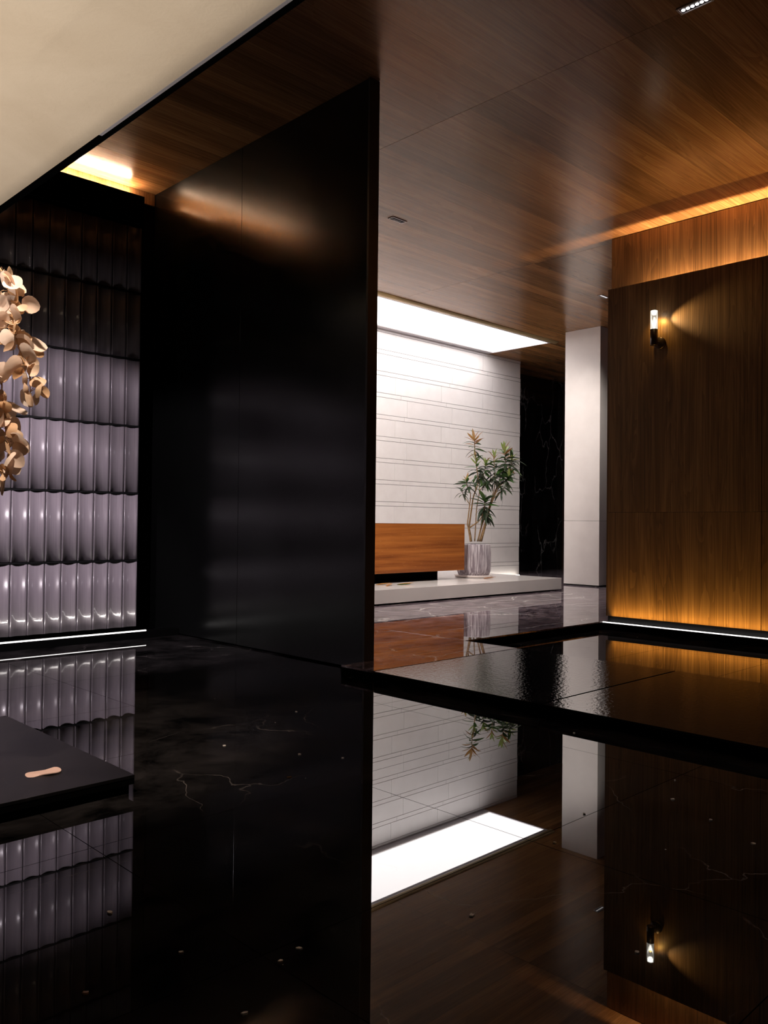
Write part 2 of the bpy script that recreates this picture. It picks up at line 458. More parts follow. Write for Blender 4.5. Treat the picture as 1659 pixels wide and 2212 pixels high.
# ---- left wall: fluted glazed tiles in six courses
wl = box('wall_left', -3.2, 3.505, 6.668, 7.02, 0.0, 3.70, M['matte'])
prop(wl, 'wall of glossy grey fluted tiles in six courses with black joints', 'wall', kind='structure')
bpy.context.view_layer.update()
TW, TH = .1327, .5733
tz = [.090 + TH*k for k in range(7)]
def flute_mesh():
    bm = bmesh.new(); n = 10; wd, h, d = TW-.009, TH-.020, .020
    front = []
    for k in range(n+1):
        u = -1 + 2*k/n; x = u*wd/2
        edge = .0025 if abs(u) > .99 else 0
        y = d*(1-u*u) + edge
        front.append((x, y))
    prof = front + [(wd/2, .045), (-wd/2, .045)]
    a = [bm.verts.new((x, y, -h/2)) for x, y in prof]; b_ = [bm.verts.new((x, y, h/2)) for x, y in prof]
    m_ = len(prof)
    for k in range(m_):
        bm.faces.new((a[k], a[(k+1) % m_], b_[(k+1) % m_], b_[k]))
    bm.faces.new(a[::-1]); bm.faces.new(b_)
    bmesh.ops.recalc_face_normals(bm, faces=bm.faces[:])
    me = bm_mesh(bm, 'flute_tile')
    for p in me.polygons:
        if abs(p.normal.z) < .5 and p.normal.y < -.2: p.use_smooth = True
    me.materials.append(M['flute']); return me
FM = flute_mesh()
NT = 17
for c in range(NT):
    xc = 3.499 - TW*(c+.5)
    for k in range(6):
        t = mesh_obj('flute_tile', FM, None, None, (xc, 6.622, (tz[k]+tz[k+1])/2 - .002)); child(t, wl)
for k in range(1, 6):
    s = box('joint_strip', 3.499-TW*NT, 3.499, 6.624, 6.67, tz[k]-.0085, tz[k]+.0050, M['black']); child(s, wl)
# header and cove over the tiles
hd = empty('trim_4', (0, 6.86, 3.54)); prop(hd, 'black header box with a lit cove above the fluted tiles', 'header', kind='structure')
bpy.context.view_layer.update()
child(box('front', -3.2, 3.505, 6.600, 6.625, 3.545, 3.79, M['matte']), hd)
child(box('shelf', -3.2, 3.505, 6.625, 7.02, 3.705, 3.72, M['matte']), hd)
child(box('led_strip', 2.2, 3.60, 7.035, 7.060, 3.948, 3.954, M['led_cove']), hd)
child(box('led_channel', 2.2, 3.62, 7.022, 7.074, 3.935, 3.948, M['frame']), hd)
wb = box('wall_rear', 2.19, 3.862, 7.10, 7.16, 0, ZC, M['matte'])
prop(wb, 'black wall strip in the corner behind the fluted tiles', 'wall', kind='structure')
bpy.context.view_layer.update()
child(box('walnut_strip', 2.19, 3.862, 7.075, 7.099, 3.93, ZC-.002, M['walnut']), wb)
# ledge with light line
lg = empty('trim_5', (0, 6.58, 0)); prop(lg, 'black kerb with a white light line under the fluted tiles', 'kerb', kind='structure')
bpy.context.view_layer.update()
child(box('kerb', -3.2, 3.862, 6.545, 6.668, -.01, .058, M['matte']), lg)
child(box('led_strip', -1.5, 3.56, 6.566, 6.582, .058, .068, M['led_tile']), lg)

tl_ = area_light('tile_wash_line', (1.05, 6.574, .0695), (1.05, 6.600, .60), LED_TILE, (1, .93, .88), 5.0, .014, 80); child(tl_, lg)

# ---- dark partition
wp = box('wall_middle', 3.875, 3.94, 4.165, 7.16, 0, ZC-.001, M['matte'])
prop(wp, 'tall partition clad in dark brushed metal sheets', 'wall', kind='structure')
bpy.context.view_layer.update()
for y0, y1 in ((4.155, 5.664), (5.668, 7.098)):
    child(box('metal_sheet', 3.867, 3.8755, y0, y1, .012, ZC-.004, M['partition'], bev=.0006), wp)
child(box('metal_sheet', 3.940, 3.949, 4.155, 7.16, .07, ZC-.004, M['black']), wp)
child(box('edge_trim', 3.862, 3.952, 4.148, 4.166, .001, ZC-.003, M['black']), wp)

# ---- white tiled wall behind the counter
YW = 9.42
ww = box('wall_back', 3.95, 12.672, YW+.004, YW+.12, .03, ZC+.02, M['joint'])
prop(ww, 'white wall of broad panels divided by narrow strips', 'wall', kind='structure')
bpy.context.view_layer.update()
zs = []   # (z0, z1, is_strip)
z = 3.998 + .0685
base = 3.998
lines = []
for k in range(12):
    top = base - .3405*k          # bottom of a strip
    lines.append(top)
XE, XS = 12.672, 5.0
def course(z0, z1, first, pitch, name):
    x = first
    while x > XS: x -= pitch
    edges = []
    while x < XE:
        edges.append(x); x += pitch
    edges = [XS] + [q for q in edges if q > XS+.02] + [XE]
    for a, b_ in zip(edges, edges[1:]):
        if b_-a < .02: continue
        child(piece(name, b_-a-.004, .014, z1-z0-.0065, M['wtile'], None, ((a+b_)/2, YW+.001, (z0+z1)/2), .0012), ww)
course(3.998, ZC+.018, 9.51, 1.095, 'wall_strip')
for k, t in enumerate(lines):
    b0 = t - .2730
    if b0 < .05: b0 = .05
    if t - b0 < .05: break
    course(b0, t, 9.38 if k % 2 == 0 else 9.652, 1.095, 'wall_panel')
    if b0 > .12: course(t-.3405, b0, 9.59 if k % 2 else 9.51, 1.095, 'wall_strip')

# ---- black marble wall beyond
wm = box('wall_far', 12.0, 19.0, 10.17, 10.30, .03, ZC, M['matte'])
prop(wm, 'black marble wall with white veins beyond the white wall', 'wall', kind='structure')
bpy.context.view_layer.update()
for x0, x1 in ((12.1, 15.20), (15.20, 18.3)):
    for z0, z1 in ((.069, 1.05), (1.05, ZC-.005)):
        child(box('marble_sheet', x0+.002, x1-.002, 10.15, 10.172, z0+.002, z1-.002, M['marble_wall'], bev=.001), wm)
dj = box('trim_6', 15.17, 15.30, 10.02, 10.149, .067, ZC-.002, plain('brown_jamb', (.035, .018, .010), .4))
prop(dj, 'dark brown jamb standing against the black marble wall', 'jamb', kind='structure')

# ---- walnut wall on the right
wr = box('wall_right', 7.325, 7.95, -6.0, 4.355, 0.0, 3.300, M['matte'])
prop(wr, 'walnut panelled wall washed by light from below', 'wall', kind='structure')
bpy.context.view_layer.update()
py = [4.368, 2.880, 1.392, -.096, -1.584, -3.07]
for a, b_ in zip(py, py[1:]):
    for z0, z1 in ((.12, 1.1325), (1.1325, 3.324)):
        child(box('wood_panel', 7.300, 7.324, b_+.0025, a-.0025, z0+(.0015 if z0 > 1 else 0), z1-(.0015 if z1 < 2 else 0), M['walnut'], bev=.0008), wr)
child(box('end_panel', 7.300, 7.95, 4.356, 4.370, .12, 3.324, M['walnut']), wr)
child(box('led_strip', 7.838, 7.860, -4.5, 4.25, 3.301, 3.309, M['led_cove2']), wr)
child(box('cove_lip', 7.795, 7.810, -6.0, 4.33, 3.300, 3.455, M['matte']), wr)
wc = box('wall_upper', 7.905, 8.00, -6.0, 4.676, 3.05, ZC-.001, M['matte'])
prop(wc, 'recessed walnut frieze glowing above the panelled wall', 'wall', kind='structure')
bpy.context.view_layer.update()
py2 = [4.676, 2.90, 1.40, -.1, -1.6]
for a, b_ in zip(py2, py2[1:]):
    child(box('wood_panel', 7.880, 7.904, b_+.0008, a-.0008, 3.302, ZC-.008, M['walnut']), wc)
# kerb and light line of the walnut wall
lr = empty('trim_7', (7.25, 0, 0)); prop(lr, 'black kerb with a white light line under the walnut wall', 'kerb', kind='structure')
bpy.context.view_layer.update()
child(box('kerb', 7.170, 7.325, -6.0, 4.368, -.01, .058, M['matte']), lr)
child(box('skirting', 7.312, 7.326, -6.0, 4.355, .058, .12, M['black']), lr)
child(box('led_strip', 7.236, 7.244, -5.0, 4.368, .058, .0675, M['led_line']), lr)
wl_ = area_light('wood_wash_line', (7.268, .80, .061), (7.300, .80, .50), LED_WOOD, (1, .62, .16), 7.0, .012, 62); child(wl_, lr)

# ---- walls out of view of the photograph
def wallbox(name, label, *q):
    o = box(name, *q, M['matte']); prop(o, label, 'wall', kind='structure'); return o
wallbox('wall_side', 'dark side wall of the near hall', -3.3, -3.2, -6.0, 7.02, 0, 3.32)
wallbox('wall_front', 'dark wall closing the near hall', -3.2, 8.0, -6.1, -6.0, 0, ZC)
wallbox('wall_end', 'dark end wall far past the cream column', 18.9, 19.0, 4.0, 12.0, 0, ZC)

# ================================================================== THINGS
# ---- luminous ceiling panel
lp = empty('ceiling_light_panel', (8.5, 8.7, ZC))
prop(lp, 'long luminous white ceiling panel washing the white tiled wall', 'light panel')
bpy.context.view_layer.update()
child(box('diffuser', 4.2, 11.67, 8.115, 9.262, ZC+.012, ZC+.022, M['panel']), lp)
child(box('frame_rail', 4.1, 11.69, 8.045, 8.116, ZC-.001, ZC+.05, M['frame']), lp)
child(box('frame_rail', 4.1, 11.69, 9.262, 9.300, ZC-.004, ZC+.05, M['offwhite']), lp)
child(box('frame_rail', 4.1, 11.69, 9.300, 9.416, ZC-.002, ZC+.05, M['frame']), lp)
child(box('frame_rail', 11.67, 11.70, 8.045, 9.416, ZC-.003, ZC+.05, M['frame']), lp)
bm = bmesh.new(); sg = 8; ra = []
for X in (4.1, 11.70):
    ring = []
    for k in range(sg+1):
        a = math.pi*k/sg
        ring.append(bm.verts.new((X, 7.984 - .064*math.cos(a), ZC + .004 - .034*math.sin(a))))
    ra.append(ring)
for k in range(sg): bm.faces.new((ra[0][k], ra[0][k+1], ra[1][k+1], ra[1][k]))
bm.faces.new(ra[0]); bm.faces.new(ra[1][::-1]); bm.faces.new((ra[0][0], ra[1][0], ra[1][-1], ra[0][-1]))
bmesh.ops.recalc_face_normals(bm, faces=bm.faces[:])
bt = mesh_obj('bronze_edge', bm_mesh(bm, 'bronze_edge', True), M['bronze']); child(bt, lp)
prop(bt, 'rounded bronze edge trim')

# ---- cream column
cl = empty('column', (11.32, 7.155, ZU))
prop(cl, 'square cream stone column standing beside the walnut wall', 'column')
bpy.context.view_layer.update()
child(box('base', 11.24, 11.57, 6.86, 7.45, ZU-.001, ZU+.022, M['black']), cl)
child(box('stone_block', 11.22, 11.60, 6.842, 7.470, ZU+.021, 1.069, M['column'], bev=.002), cl)
child(box('stone_block', 11.22, 11.60, 6.842, 7.470, 1.073, ZC-.001, M['column'], bev=.002), cl)

# ---- platform
pf = empty('platform', (7.2, 8.1, ZU))
prop(pf, 'low white polished platform floating over a black shadow gap', 'platform')
bpy.context.view_layer.update()
child(box('top', 3.96, 10.205, 6.83, 9.30, .087, .246, M['platform'], bev=.0015), pf)
child(box('plinth', 4.1, 10.10, 6.95, 9.20, ZU-.001, .0875, M['matte']), pf)
child(box('led_strip', 4.2, 12.6, 9.345, 9.355, ZU-.001, ZU+.01, glow('led_wall_foot', (1, .93, .82), 12)), pf)

# ---- reception counter
dk = empty('reception_counter', (7.4, 7.9, .246))
prop(dk, 'brown banded stone reception counter on the white platform', 'counter')
bpy.context.view_layer.update()
child(box('front_panel', 4.3, 8.850, 7.50, 7.54, .372, 1.0, M['onyx'], bev=.001), dk)
child(box('side_panel', 8.820, 8.850, 7.541, 8.22, .372, 1.0, M['onyx']), dk)
child(box('body', 4.3, 8.819, 7.541, 8.22, .372, .985, M['matte']), dk)
child(box('worktop', 4.3, 8.849, 7.541, 8.22, .9852, .9998, M['onyx']), dk)
child(box('recessed_base', 4.3, 8.555, 7.73, 8.10, .246, .3725, M['matte']), dk)

# ---- pot, saucer, plant
PCX, PCY, PZ = 9.292, 7.70, .246
lathe('saucer', [(.20, 0), (.262, .004), (.278, .034), (.272, .036), (.255, .014), (.0, .012)], M['saucer'], None, (PCX, PCY, PZ), 48)
prop(bpy.data.objects['saucer'], 'round pale clay saucer under the ribbed plant pot', 'saucer')
plant = empty('potted_plant', (PCX, PCY, PZ+.013), R(45.796-90))
prop(plant, 'leafy green shrub with amber tips in a ribbed white pot', 'potted plant')
rnd = random.Random(3)
lathe('pot', [(.19, 0), (.212, .012), (.236, .07), (.244, .16), (.242, .30), (.236, .448), (.233, .456), (.218, .456), (.215, .42), (.0, .40)],
      M['pot'], plant, (0, 0, 0), 120, True, False, lambda a, z_: .006*math.sin(38*a + 3*math.sin(9*z_+a)) if z_ < .45 else 0)
lathe('soil', [(.217, .405), (.21, .432), (.12, .44), (.0, .442)], M['soil'], plant, (0, 0, 0), 32, True, False)

def leaf_mesh(name, L, W, curl, fold, mat, n=6):
    """lance-shaped leaf along +x, base at the origin"""
    bm = bmesh.new(); rows = []
    for k in range(n+1):
        t = k/n
        wd = W*math.sin(math.pi*min(1, t*.93+.07))**.8*(1-.25*t) + .0006
        x = L*t; zz = -curl*L*t*t
        rows.append([bm.verts.new((x, -wd, zz+fold*wd)), bm.verts.new((x, 0, zz)), bm.verts.new((x, wd, zz+fold*wd))])
    for a, b_ in zip(rows, rows[1:]):
        for j in range(2): bm.faces.new((a[j], a[j+1], b_[j+1], b_[j]))
    me = bm_mesh(bm, name, True); me.materials.append(mat); return me
LV = {k: [leaf_mesh('leaf', l, w_, c, .35, M[m]) for l, w_, c in sh] for k, m, sh in (
    ('green', 'leaf_green', [(.165, .025, .25), (.14, .022, .45), (.18, .026, .15)]),
    ('dark', 'leaf_dark', [(.16, .023, .5), (.135, .021, .35), (.175, .022, .65)]),
    ('young', 'leaf_young', [(.135, .019, -.05), (.115, .018, .12)]),
    ('amber', 'leaf_amber', [(.14, .020, .1), (.12, .018, .3), (.155, .019, .0)]))}
def orient(direction, roll):
    d = Vector(direction).normalized(); up = Vector((0, 0, 1))
    y = up.cross(d)
    if y.length < .05: y = Vector((0, 1, 0))
    y.normalize(); zz = d.cross(y)
    m = Matrix((d, y, zz)).transposed().to_4x4()
    return m @ Matrix.Rotation(roll, 4, 'X')
def put_leaf(parent, kind, p, d, roll=0, s=1):
    o = mesh_obj('leaf', rnd.choice(LV[kind]), None, parent)
    m = orient(d, roll); m.translation = p
    o.matrix_local = m @ Matrix.Scale(s, 4); return o
SC = .00112
def P2(cx, cy, dw=0): return ((cx-383)*SC, dw, (2055-cy)*SC)
NLEAF = [0]
def branch(pts, r0, r1, depth0, depth1, foliage):
    """pts in the plant's upright plane; foliage = list of (t, spread, count, kinds, tip)"""
    n = len(pts); P3 = [P2(x, y, depth0 + (depth1-depth0)*k/(n-1)) for k, (x, y) in enumerate(pts)]
    ps = spline(P3, 5*(n-1)); m = len(ps)
    st = mesh_obj('branch', tube_mesh('branch', ps, [r0 + (r1-r0)*k/(m-1) for k in range(m)]), M['bark'], plant)
    for t0, t1, cnt, kinds, el0, el1, s in foliage:
        for k in range(cnt):
            t = t0 + (t1-t0)*(k+.5)/cnt
            q = t*(m-1); i = min(int(q), m-2); p = ps[i].lerp(ps[i+1], q-i)
            az = k*2.4 + rnd.uniform(-.4, .4)
            el = el0 + (el1-el0)*(k+.5)/cnt + rnd.uniform(-.2, .2)
            d = (math.cos(az)*math.cos(el), math.sin(az)*math.cos(el), math.sin(el))
            put_leaf(st, rnd.choice(kinds), p, d, rnd.uniform(-.5, .5), s*rnd.uniform(.8, 1.15)); NLEAF[0] += 1
    return st
G_, D_, Y_, A_ = 'green', 'dark', 'young', 'amber'
tipA = lambda t0=.95: (t0, 1.0, 7, [Y_, A_, A_], .75, 1.35, .95)
branch([(345, 1615), (330, 1520), (312, 1430)], .020, .017, 0, 0, [])
branch([(312, 1440), (298, 1380), (318, 1180), (330, 1010), (285, 900), (275, 850)], .011, .004, 0, -.06,
       [(.72, .96, 16, [G_, D_, G_], -.3, .5, 1.04), (.96, 1.0, 5, [A_, Y_], .8, 1.3, 0.85)])
branch([(318, 1430), (350, 1190), (372, 1040), (430, 850), (408, 640), (384, 420), (380, 290)], .013, .004, 0, .03,
       [(.50, .66, 16, [D_, D_, G_], -.6, .3, 1.10), (.66, .74, 7, [Y_, G_], .5, 1.2, 0.98), (.76, .93, 14, [D_, G_, A_], -.3, .5, 1.10), (.93, 1, 10, [A_, Y_, A_], .2, 1.35, 1.16)])
branch([(325, 1435), (440, 1350), (490, 1260), (508, 1150), (505, 1080)], .011, .004, 0, -.10,
       [(.55, .80, 18, [D_, D_, G_], -.5, .3, 1.16), (.80, 1, 10, [G_, G_, D_], .2, 1.2, 1.34)])
branch([(395, 1610), (408, 1380), (420, 1180), (452, 980), (455, 850), (520, 720), (528, 620)], .009, .0035, .03, .08,
       [(.70, .95, 23, [D_, D_, G_], -.6, .4, 1.10), (.95, 1, 7, [A_, Y_], .7, 1.35, 1.10)])
branch([(432, 1612), (488, 1390), (560, 1210), (600, 1080), (640, 900), (640, 720), (622, 510)], .012, .004, .02, -.02,
       [(.70, .93, 21, [D_, G_, D_], -.5, .5, 1.04), (.93, 1, 7, [Y_, A_], .6, 1.3, 1.04)])
branch([(460, 1612), (528, 1380), (575, 1210), (640, 1010), (720, 790), (785, 620), (770, 430)], .013, .004, .05, .06,
       [(.72, .90, 23, [G_, D_, G_], -.5, .5, 1.22), (.90, .96, 7, [G_, A_], .2, .7, 1.10), (.96, 1, 9, [A_, Y_, A_], .55, 1.35, 1.22)])
branch([(470, 1612), (540, 1340), (590, 1150), (680, 930), (760, 850), (815, 790)], .012, .004, -.02, -.09,
       [(.80, .97, 21, [G_, D_, G_], -.5, .6, 1.16), (.97, 1, 6, [G_, Y_], .7, 1.3, 1.10)])
branch([(482, 1612), (560, 1310), (610, 1110), (700, 880), (810, 740), (868, 620), (875, 540)], .010, .0035, .03, .12,
       [(.72, .94, 23, [G_, D_, A_, G_], -.6, .5, 1.04), (.94, 1, 8, [A_, G_, Y_], .4, 1.3, 1.04)])
branch([(330, 1150), (280, 1080), (235, 1010), (215, 960)], .006, .003, -.02, -.05, [(.6, 1, 11, [G_, D_], -.4, .9, 0.92)])
branch([(600, 1090), (660, 1030), (740, 950), (790, 890)], .006, .003, -.02, -.06, [(.5, 1, 10, [D_, G_, D_], -.8, .5, 0.98)])
branch([(455, 960), (500, 900), (560, 850), (600, 800)], .006, .003, .04, -.03, [(.45, 1, 14, [D_, D_, G_], -.7, .5, 1.04)])
branch([(575, 1330), (540, 1290), (520, 1240)], .005, .003, 0, -.08, [(.3, 1, 11, [D_, D_, G_], -.7, .2, 1.10)])

# ---- leaves fallen on the platform
fallen = [(7.085, 7.414, .3, 'amber', 'withered amber leaf fallen by the counter foot'), (7.032, 7.173, 1.2, 'amber', 'small curled tan leaf lying on the platform edge'),
          (7.30, 7.26, -.5, 'green', 'fallen green leaf lying on the white platform'), (7.36, 7.30, .15, 'amber', 'fallen amber leaf stalk crossing the green leaf'),
          (9.10, 7.36, .4, 'amber', 'thin brown leaf lying beside the clay saucer')]
for x, y, a, k, lb in fallen:
    me = leaf_mesh('leaf_and_bean', .20, .028, -.12, .5, M['leaf_'+k])
    o = mesh_obj('leaf_and_bean', me, None, None, (x, y, .2475)); o.rotation_euler = (0, 0, a + R(-44))
    prop(o, lb, 'leaf')

# ---- wall sconce
sc_ = empty('wall_sconce', (7.30, 3.815, 2.725))
prop(sc_, 'bronze wall sconce with a lit clear acrylic tube', 'wall lamp')
o = lathe('backplate', [(.0, 0), (.056, 0), (.056, .022), (.052, .026), (.0, .026)], M['sconce_metal'], sc_, (0, 0, -.012), 36, True, False)
o.rotation_euler = (0, R(-90), 0)
mesh_obj('arm', tube_mesh('arm', [(-.02, 0, -.012), (-.06, .006, -.012), (-.10, .012, -.012)], [.011]*3, 12), M['sconce_metal'], sc_)
lathe('holder', [(.0, -.045), (.031, -.045), (.034, -.041), (.034, .105), (.0, .105)], M['sconce_metal'], sc_, (-.10, .012, 0), 32, True, False)
lathe('acrylic_tube', [(.0, .1055), (.033, .1055), (.033, .276), (.030, .280), (.0, .280)], M['acrylic'], sc_, (-.10, .012, 0), 32, True, False)
lathe('led_head', [(.0, .240), (.016, .243), (.022, .262), (.024, .277), (.0, .279)], M['sconce_led'], sc_, (-.10, .012, 0), 24, True, False)
def lamp(name, typ, loc, energy, color, parent=None, rot=None, **kw):
    d = bpy.data.lights.new(name, typ); d.energy = energy; d.color = color
    for k, v in kw.items(): setattr(d, k, v)
    o = bpy.data.objects.new(name, d); COL.objects.link(o); o.location = loc
    if parent: o.parent = parent
    if rot is not None: o.rotation_euler = rot
    return o
def aim(o, target):
    o.rotation_euler = (Vector(target)-o.location).to_track_quat('-Z', 'Y').to_euler()
sg_ = lamp('sconce_glow', 'SPOT', (-.098, .014, .22), SCONCE*1.4, (1, .66, .18), sc_, spot_size=R(125), spot_blend=1, shadow_soft_size=.012)
aim(sg_, (.0, .0, .12))
sb = lamp('sconce_beam', 'SPOT', (-.088, -.02, .215), SCONCE*6, (1, .78, .42), sc_, spot_size=R(66), spot_blend=1, shadow_soft_size=.008)
aim(sb, (.0, -.34, .19))

# ---- recessed downlights
def downlight(x, y, lit, rz, label):
    o = empty('ceiling_downlight', (x, y, ZC-.001), rz)
    prop(o, label, 'downlight', 'recessed slot downlights')
    L, W = .100, .036
    for a in ((-L, L, -W, -W+.008), (-L, L, W-.008, W), (-L, -L+.012, -W+.008, W-.008), (L-.012, L, -W+.008, W-.008)):
        box('frame', *a, -.006, .002, M['steel'], o)
    box('baffle', -L+.012, L-.012, -W+.008, W-.008, -.0015, .001, M['black'], o)
    for k in range(6):
        lathe('lens', [(.0, 0), (.010, 0), (.011, .003), (.0, .004)], lit, o, ((k-2.5)*.028, 0, -.005), 14, True, False)
    return o
downlight(4.655, 2.23, M['led_dot'], R(90), 'slot downlight with six lit points in the darkest ceiling corner')
downlight(5.90, 5.915, M['black'], 0, 'slot downlight with dark lenses in the pale ceiling sheen')
downlight(9.795, 5.93, M['led_dim'], 0, 'slot downlight near the walnut frieze end')
for x, y, tx, ty, tz, pw in ((5.90, 5.915, 8.0, 9.42, 1.2, 2.6), (9.795, 5.93, 12.0, 9.42, .8, .85)):
    s_ = lamp('downlight_beam', 'SPOT', (x, y, ZC-.02), COUNTER*pw, (1, .92, .85), None, (0, 0, 0), spot_size=R(84 if x < 8 else 62), spot_blend=1, shadow_soft_size=.12)
    aim(s_, (tx, ty, tz))
    s_ = lamp('counter_beam', 'SPOT', (x, y, ZC-.02), COUNTER*(1.5 if x < 8 else .7), (1, .90, .80), None, (0, 0, 0), spot_size=R(66), spot_blend=1, shadow_soft_size=.06)
    aim(s_, (x+(1.3 if x < 8 else -.5), 6.9, .1))

# ---- vase with dried eucalyptus on the left slab
VX, VY = .62, 3.42
vz = ZU
lathe('vase', [(.0, 0), (.09, 0), (.13, .03), (.165, .20), (.15, .42), (.085, .60), (.07, .68), (.085, .72), (.075, .72), (.06, .68), (.07, .60), (.0, .58)], M['vase'], None, (VX, VY, vz), 40, True, False)
prop(bpy.data.objects['vase'], 'tall dark vase holding dried branches on the black slab', 'vase')
def round_leaf(name, r_, cup, mat, point=0):
    bm = bmesh.new(); n = 14; c = bm.verts.new((r_, 0, 0)); ring = []
    for k in range(n):
        a = 2*math.pi*k/n + math.pi
        x = r_ + r_*math.cos(a)*(1+point*max(0, math.cos(a))**3); y = r_*.93*math.sin(a)
        ring.append(bm.verts.new((x, y, cup*((x-r_)**2*.6+y*y)/r_ + .06*r_*math.sin(3*a))))
    mid = [bm.verts.new((.5*(v.co.x+r_), v.co.y*.5, v.co.z*.25)) for v in ring]
    for k in range(n):
        j = (k+1) % n
        bm.faces.new((c, mid[k], mid[j])); bm.faces.new((mid[k], ring[k], ring[j], mid[j]))
    me = bm_mesh(bm, name, True); me.materials.append(mat); return me
RL = [round_leaf('leaf', r_, c, M[m], p) for r_, c, m, p in ((.026, .5, 'dried', 0), (.030, -.4, 'dried', 0), (.023, .7, 'dried', .1), (.036, .35, 'dried_pale', .35), (.031, -.3, 'dried_pale', .1), (.033, .3, 'dried_pale', .2), (.027, .2, 'dried', .2))]
# hanging sprays: offsets in metres from the camera-free anchor (1.10, 2.95), a right, b up
AR, AU = Vector((.7169, -.6972, 0)), Vector((0, 0, 1)); AD = Vector((.6972, .7169, 0))
AN = Vector((1.0626, 2.9957, 0))
def spray(label, stem, leaves, seed):
    rr = random.Random(seed)
    o = empty('dried_branch', (VX, VY, vz+.60)); prop(o, label, 'dried branch', 'dried branches in the vase')
    bpy.context.view_layer.update(); base = Vector((VX, VY, vz+.60))
    pts = [Vector(p)-base for p in stem]; sp = spline(pts, 6*(len(pts)-1)); m = len(sp)
    mesh_obj('stem', tube_mesh('stem', sp, [.0045 - .0032*k/(m-1) for k in range(m)]), M['twig'], o)
    more = [(u+rr.uniform(-.022, .016), v+rr.uniform(-.03, .03)) for u, v in leaves]
    for (u, v) in leaves + more:
        p = AN + AR*u + AU*v + AD*rr.uniform(-.045, .045) - base
        q = min(sp, key=lambda s: (s-p).length)
        d = p - q
        if d.length < .02: d = Vector((rr.uniform(-1, 1), rr.uniform(-1, 1), rr.uniform(-1, .3)))
        L = mesh_obj('leaf', rr.choice(RL), None, o)
        dd = Vector((d.x, d.y, d.z-.02)).normalized()
        mt = orient(dd, rr.uniform(.7, 2.4)); ctr = mt.to_3x3() @ Vector((.027, 0, 0)); mt.translation = p - ctr
        L.matrix_local = mt
        me = tube_mesh('leaf_stalk', [q, q.lerp(p-ctr, .6)+Vector((0, 0, .004)), p-ctr], [.0012, .001, .0009], 5)
        mesh_obj('leaf_stalk', me, M['twig'], o)
K = 2.94/1809/4.425            # metres per zoomed unit at the branch's distance
def UV(zx, zy): return (zx*K, 1.0 + (1131 - (580 + zy/4.425))*2.94/1809)
brA = [(0, 95), (40, 170), (90, 215), (130, 270), (30, 235), (45, 320), (120, 335), (150, 430), (225, 490), (60, 420), (20, 410), (75, 560), (140, 620), (20, 560), (110, 730), (195, 745), (35, 740),
       (130, 850), (185, 850), (250, 850), (285, 960), (110, 985), (170, 970), (205, 1090), (340, 1125), (290, 1225), (340, 1225), (262, 1290), (-60, 150), (-90, 330), (-40, 480), (-70, 610), (-30, 690)]
brB = [(5, 1090), (-10, 1290), (45, 1370), (70, 1390), (5, 1400), (10, 1500), (55, 1510), (95, 1590), (170, 1670), (175, 1760), (40, 1700), (110, 1770), (15, 1720), (125, 1860), (60, 1980), (95, 2030), (15, 2060), (-40, 1200), (-60, 1420), (-70, 1600), (-60, 1800), (-90, 1990)]
def W(zx, zy, dd=0):
    u, v = UV(zx, zy); return AN + AR*u + AU*v + AD*dd
spray('peach dried branch of round leaves drooping over the fluted tiles, the upper one',
      [(VX, VY, vz+.60), (VX+.02, VY-.03, 1.25), (.80, 3.22, 1.80), (.94, 3.10, 2.00), W(-40, 60), W(60, 330), W(110, 640), W(180, 880), W(260, 1080), W(275, 1270)], [UV(*q) for q in brA], 11)
spray('peach dried branch of round leaves hanging lower, its tip below the upper one',
      [(VX, VY, vz+.60), (VX+.01, VY-.04, 1.10), (.76, 3.25, 1.45), (.90, 3.13, 1.55), W(-60, 1050), W(10, 1330), W(60, 1600), W(80, 1850), W(60, 2040)], [UV(*q) for q in brB], 12)

# ---- the flat bean-shaped piece on the left slab
bm = bmesh.new(); n = 28; ring = []
for k in range(n):
    a = 2*math.pi*k/n; L = .060
    x = L*math.cos(a); wv_ = .040*(1 - .38*math.exp(-(x/.022)**2))
    ring.append((x, wv_*math.sin(a)*1.25 + .012*math.sin(2.2*x/L), .004*math.sin(3*x/L)+.003))
top = [bm.verts.new(p) for p in ring]; bot = [bm.verts.new((p[0], p[1], p[2]-.003)) for p in ring]
bm.faces.new(top); bm.faces.new(bot[::-1])
for k in range(n): bm.faces.new((bot[k], bot[(k+1) % n], top[(k+1) % n], top[k]))
o = mesh_obj('leaf_and_bean', bm_mesh(bm, 'leaf_and_bean'), M['peach_flat'], None, (1.268, 3.09, ZU+.0006)); o.rotation_euler = (0, 0, R(-36))
prop(o, 'peach bean-shaped piece lying flat on the black slab', 'leaf')

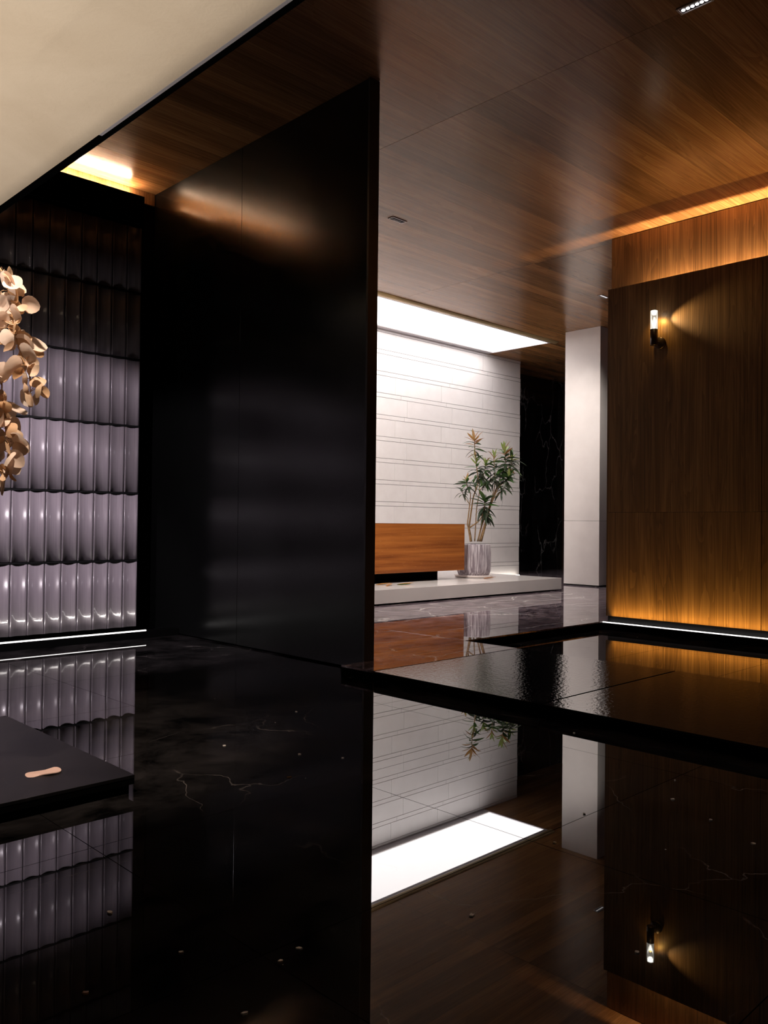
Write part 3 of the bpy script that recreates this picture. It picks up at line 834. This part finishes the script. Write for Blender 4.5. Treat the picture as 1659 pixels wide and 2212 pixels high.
# ---- flakes and petals scattered on the black floor
spots = [(1.005, 2.02, .016), (.799, 1.712, .014), (1.243, 1.55, .014), (1.177, 1.533, .011), (2.044, 2.617, .017), (1.671, 1.38, .016), (1.002, 1.42, .013), (2.914, 1.464, .015), (2.698, 1.085, .012),
         (2.241, 1.517, .012), (1.811, .996, .012), (3.137, 1.567, .010), (1.033, 1.723, .010), (2.805, 1.272, .011), (2.537, 1.598, .011), (2.768, 3.495, .014), (2.273, 2.844, .016), (2.373, 2.677, .012), (2.114, 3.18, .012), (3.482, 2.253, .012)]
for k, (x, y, r_) in enumerate(spots):
    rr = random.Random(50+k); bm = bmesh.new(); n = 8
    t = [bm.verts.new((r_*rr.uniform(.35, .8)*math.cos(2*math.pi*j/n)*.9, r_*rr.uniform(.25, .5)*math.sin(2*math.pi*j/n), .0022+.002*rr.random())) for j in range(n)]
    b_ = [bm.verts.new((v.co.x, v.co.y, .0001)) for v in t]
    bm.faces.new(t); bm.faces.new(b_[::-1])
    for j in range(n): bm.faces.new((b_[j], b_[(j+1) % n], t[(j+1) % n], t[j]))
    o = mesh_obj('petal_flake', bm_mesh(bm, 'petal_flake'), M['crumb'] if k not in (1, 9, 4) else M['leaf_amber'], None, (x, y, 0)); o.rotation_euler = (0, 0, rr.uniform(0, 6))
    prop(o, 'tiny pale dried flake lying on the black marble floor' if k not in (1, 9, 4) else 'small amber leaf scrap lying on the black marble floor', 'flake', 'pale dried flakes on the black floor' if k not in (1, 9, 4) else 'amber leaf scraps on the black floor')

# ---- added unseen slot light for the cream ceiling; vase spotlight of the near hall
ul = empty('added_uplighter', (-.15, 4.2, 0)); prop(ul, 'long black slot light added out of view to brighten the cream ceiling', 'added lamp')
bpy.context.view_layer.update()
child(box('housing', -.215, -.085, 1.9, 6.5, .0005, .050, M['matte']), ul)
child(box('shield', -.1060, -.085, 1.9, 6.5, .0502, .120, M['matte']), ul)  # shields and lid narrow the added light to a strip of ceiling
child(box('shield', -.215, -.205, 1.9, 6.5, .0502, .120, M['matte']), ul)
child(box('lid', -.2048, -.1295, 1.9, 6.5, .114, .120, M['matte']), ul)
u_ = area_light('added_uplight_line', (-.15, 4.2, .060), (.38, 4.2, 1.06), ADDED_UPLIGHT, (1, .90, .80), 4.5, .004, 180); child(u_, ul)
sp_ = empty('ceiling_spotlight', (.55, 2.2, ZS)); prop(sp_, 'round recessed spotlight in the cream ceiling over the vase', 'downlight')
lathe('rim', [(.0, -.004), (.055, -.004), (.055, .002), (.0, .002)], M['black'], sp_, (0, 0, -.002), 28, True, False)
for x, y, tx, ty, tz in ((.85, 4.2, 1.95, 6.62, .62), (1.3, 4.0, 3.05, 6.62, .62)):
    ws = empty('ceiling_spotlight', (x, y, ZS)); prop(ws, 'round recessed wall washer in the cream ceiling before the fluted tiles', 'downlight', 'wall washers before the fluted tiles')
    lathe('rim', [(.0, -.004), (.045, -.004), (.045, .002), (.0, .002)], M['black'], ws, (0, 0, -.002), 28, True, False)
    lathe('lens', [(.0, -.006), (.034, -.006), (.034, -.004), (.0, -.004)], M['wash_lens'], ws, (0, 0, -.002), 20, True, False)
    q_ = lamp('wash_beam', 'SPOT', (x, y, ZS-.03), WASH, (1, .89, .97), None, None, spot_size=R(54), spot_blend=.35, shadow_soft_size=.03)
    aim(q_, (tx, ty, tz))
l_ = lamp('spot_beam', 'SPOT', (.55, 2.2, ZS-.03), VASE_SPOT, (1, .83, .68), None, None, spot_size=R(38), spot_blend=.7, shadow_soft_size=.04)
aim(l_, (1.05, 3.0, 1.4))
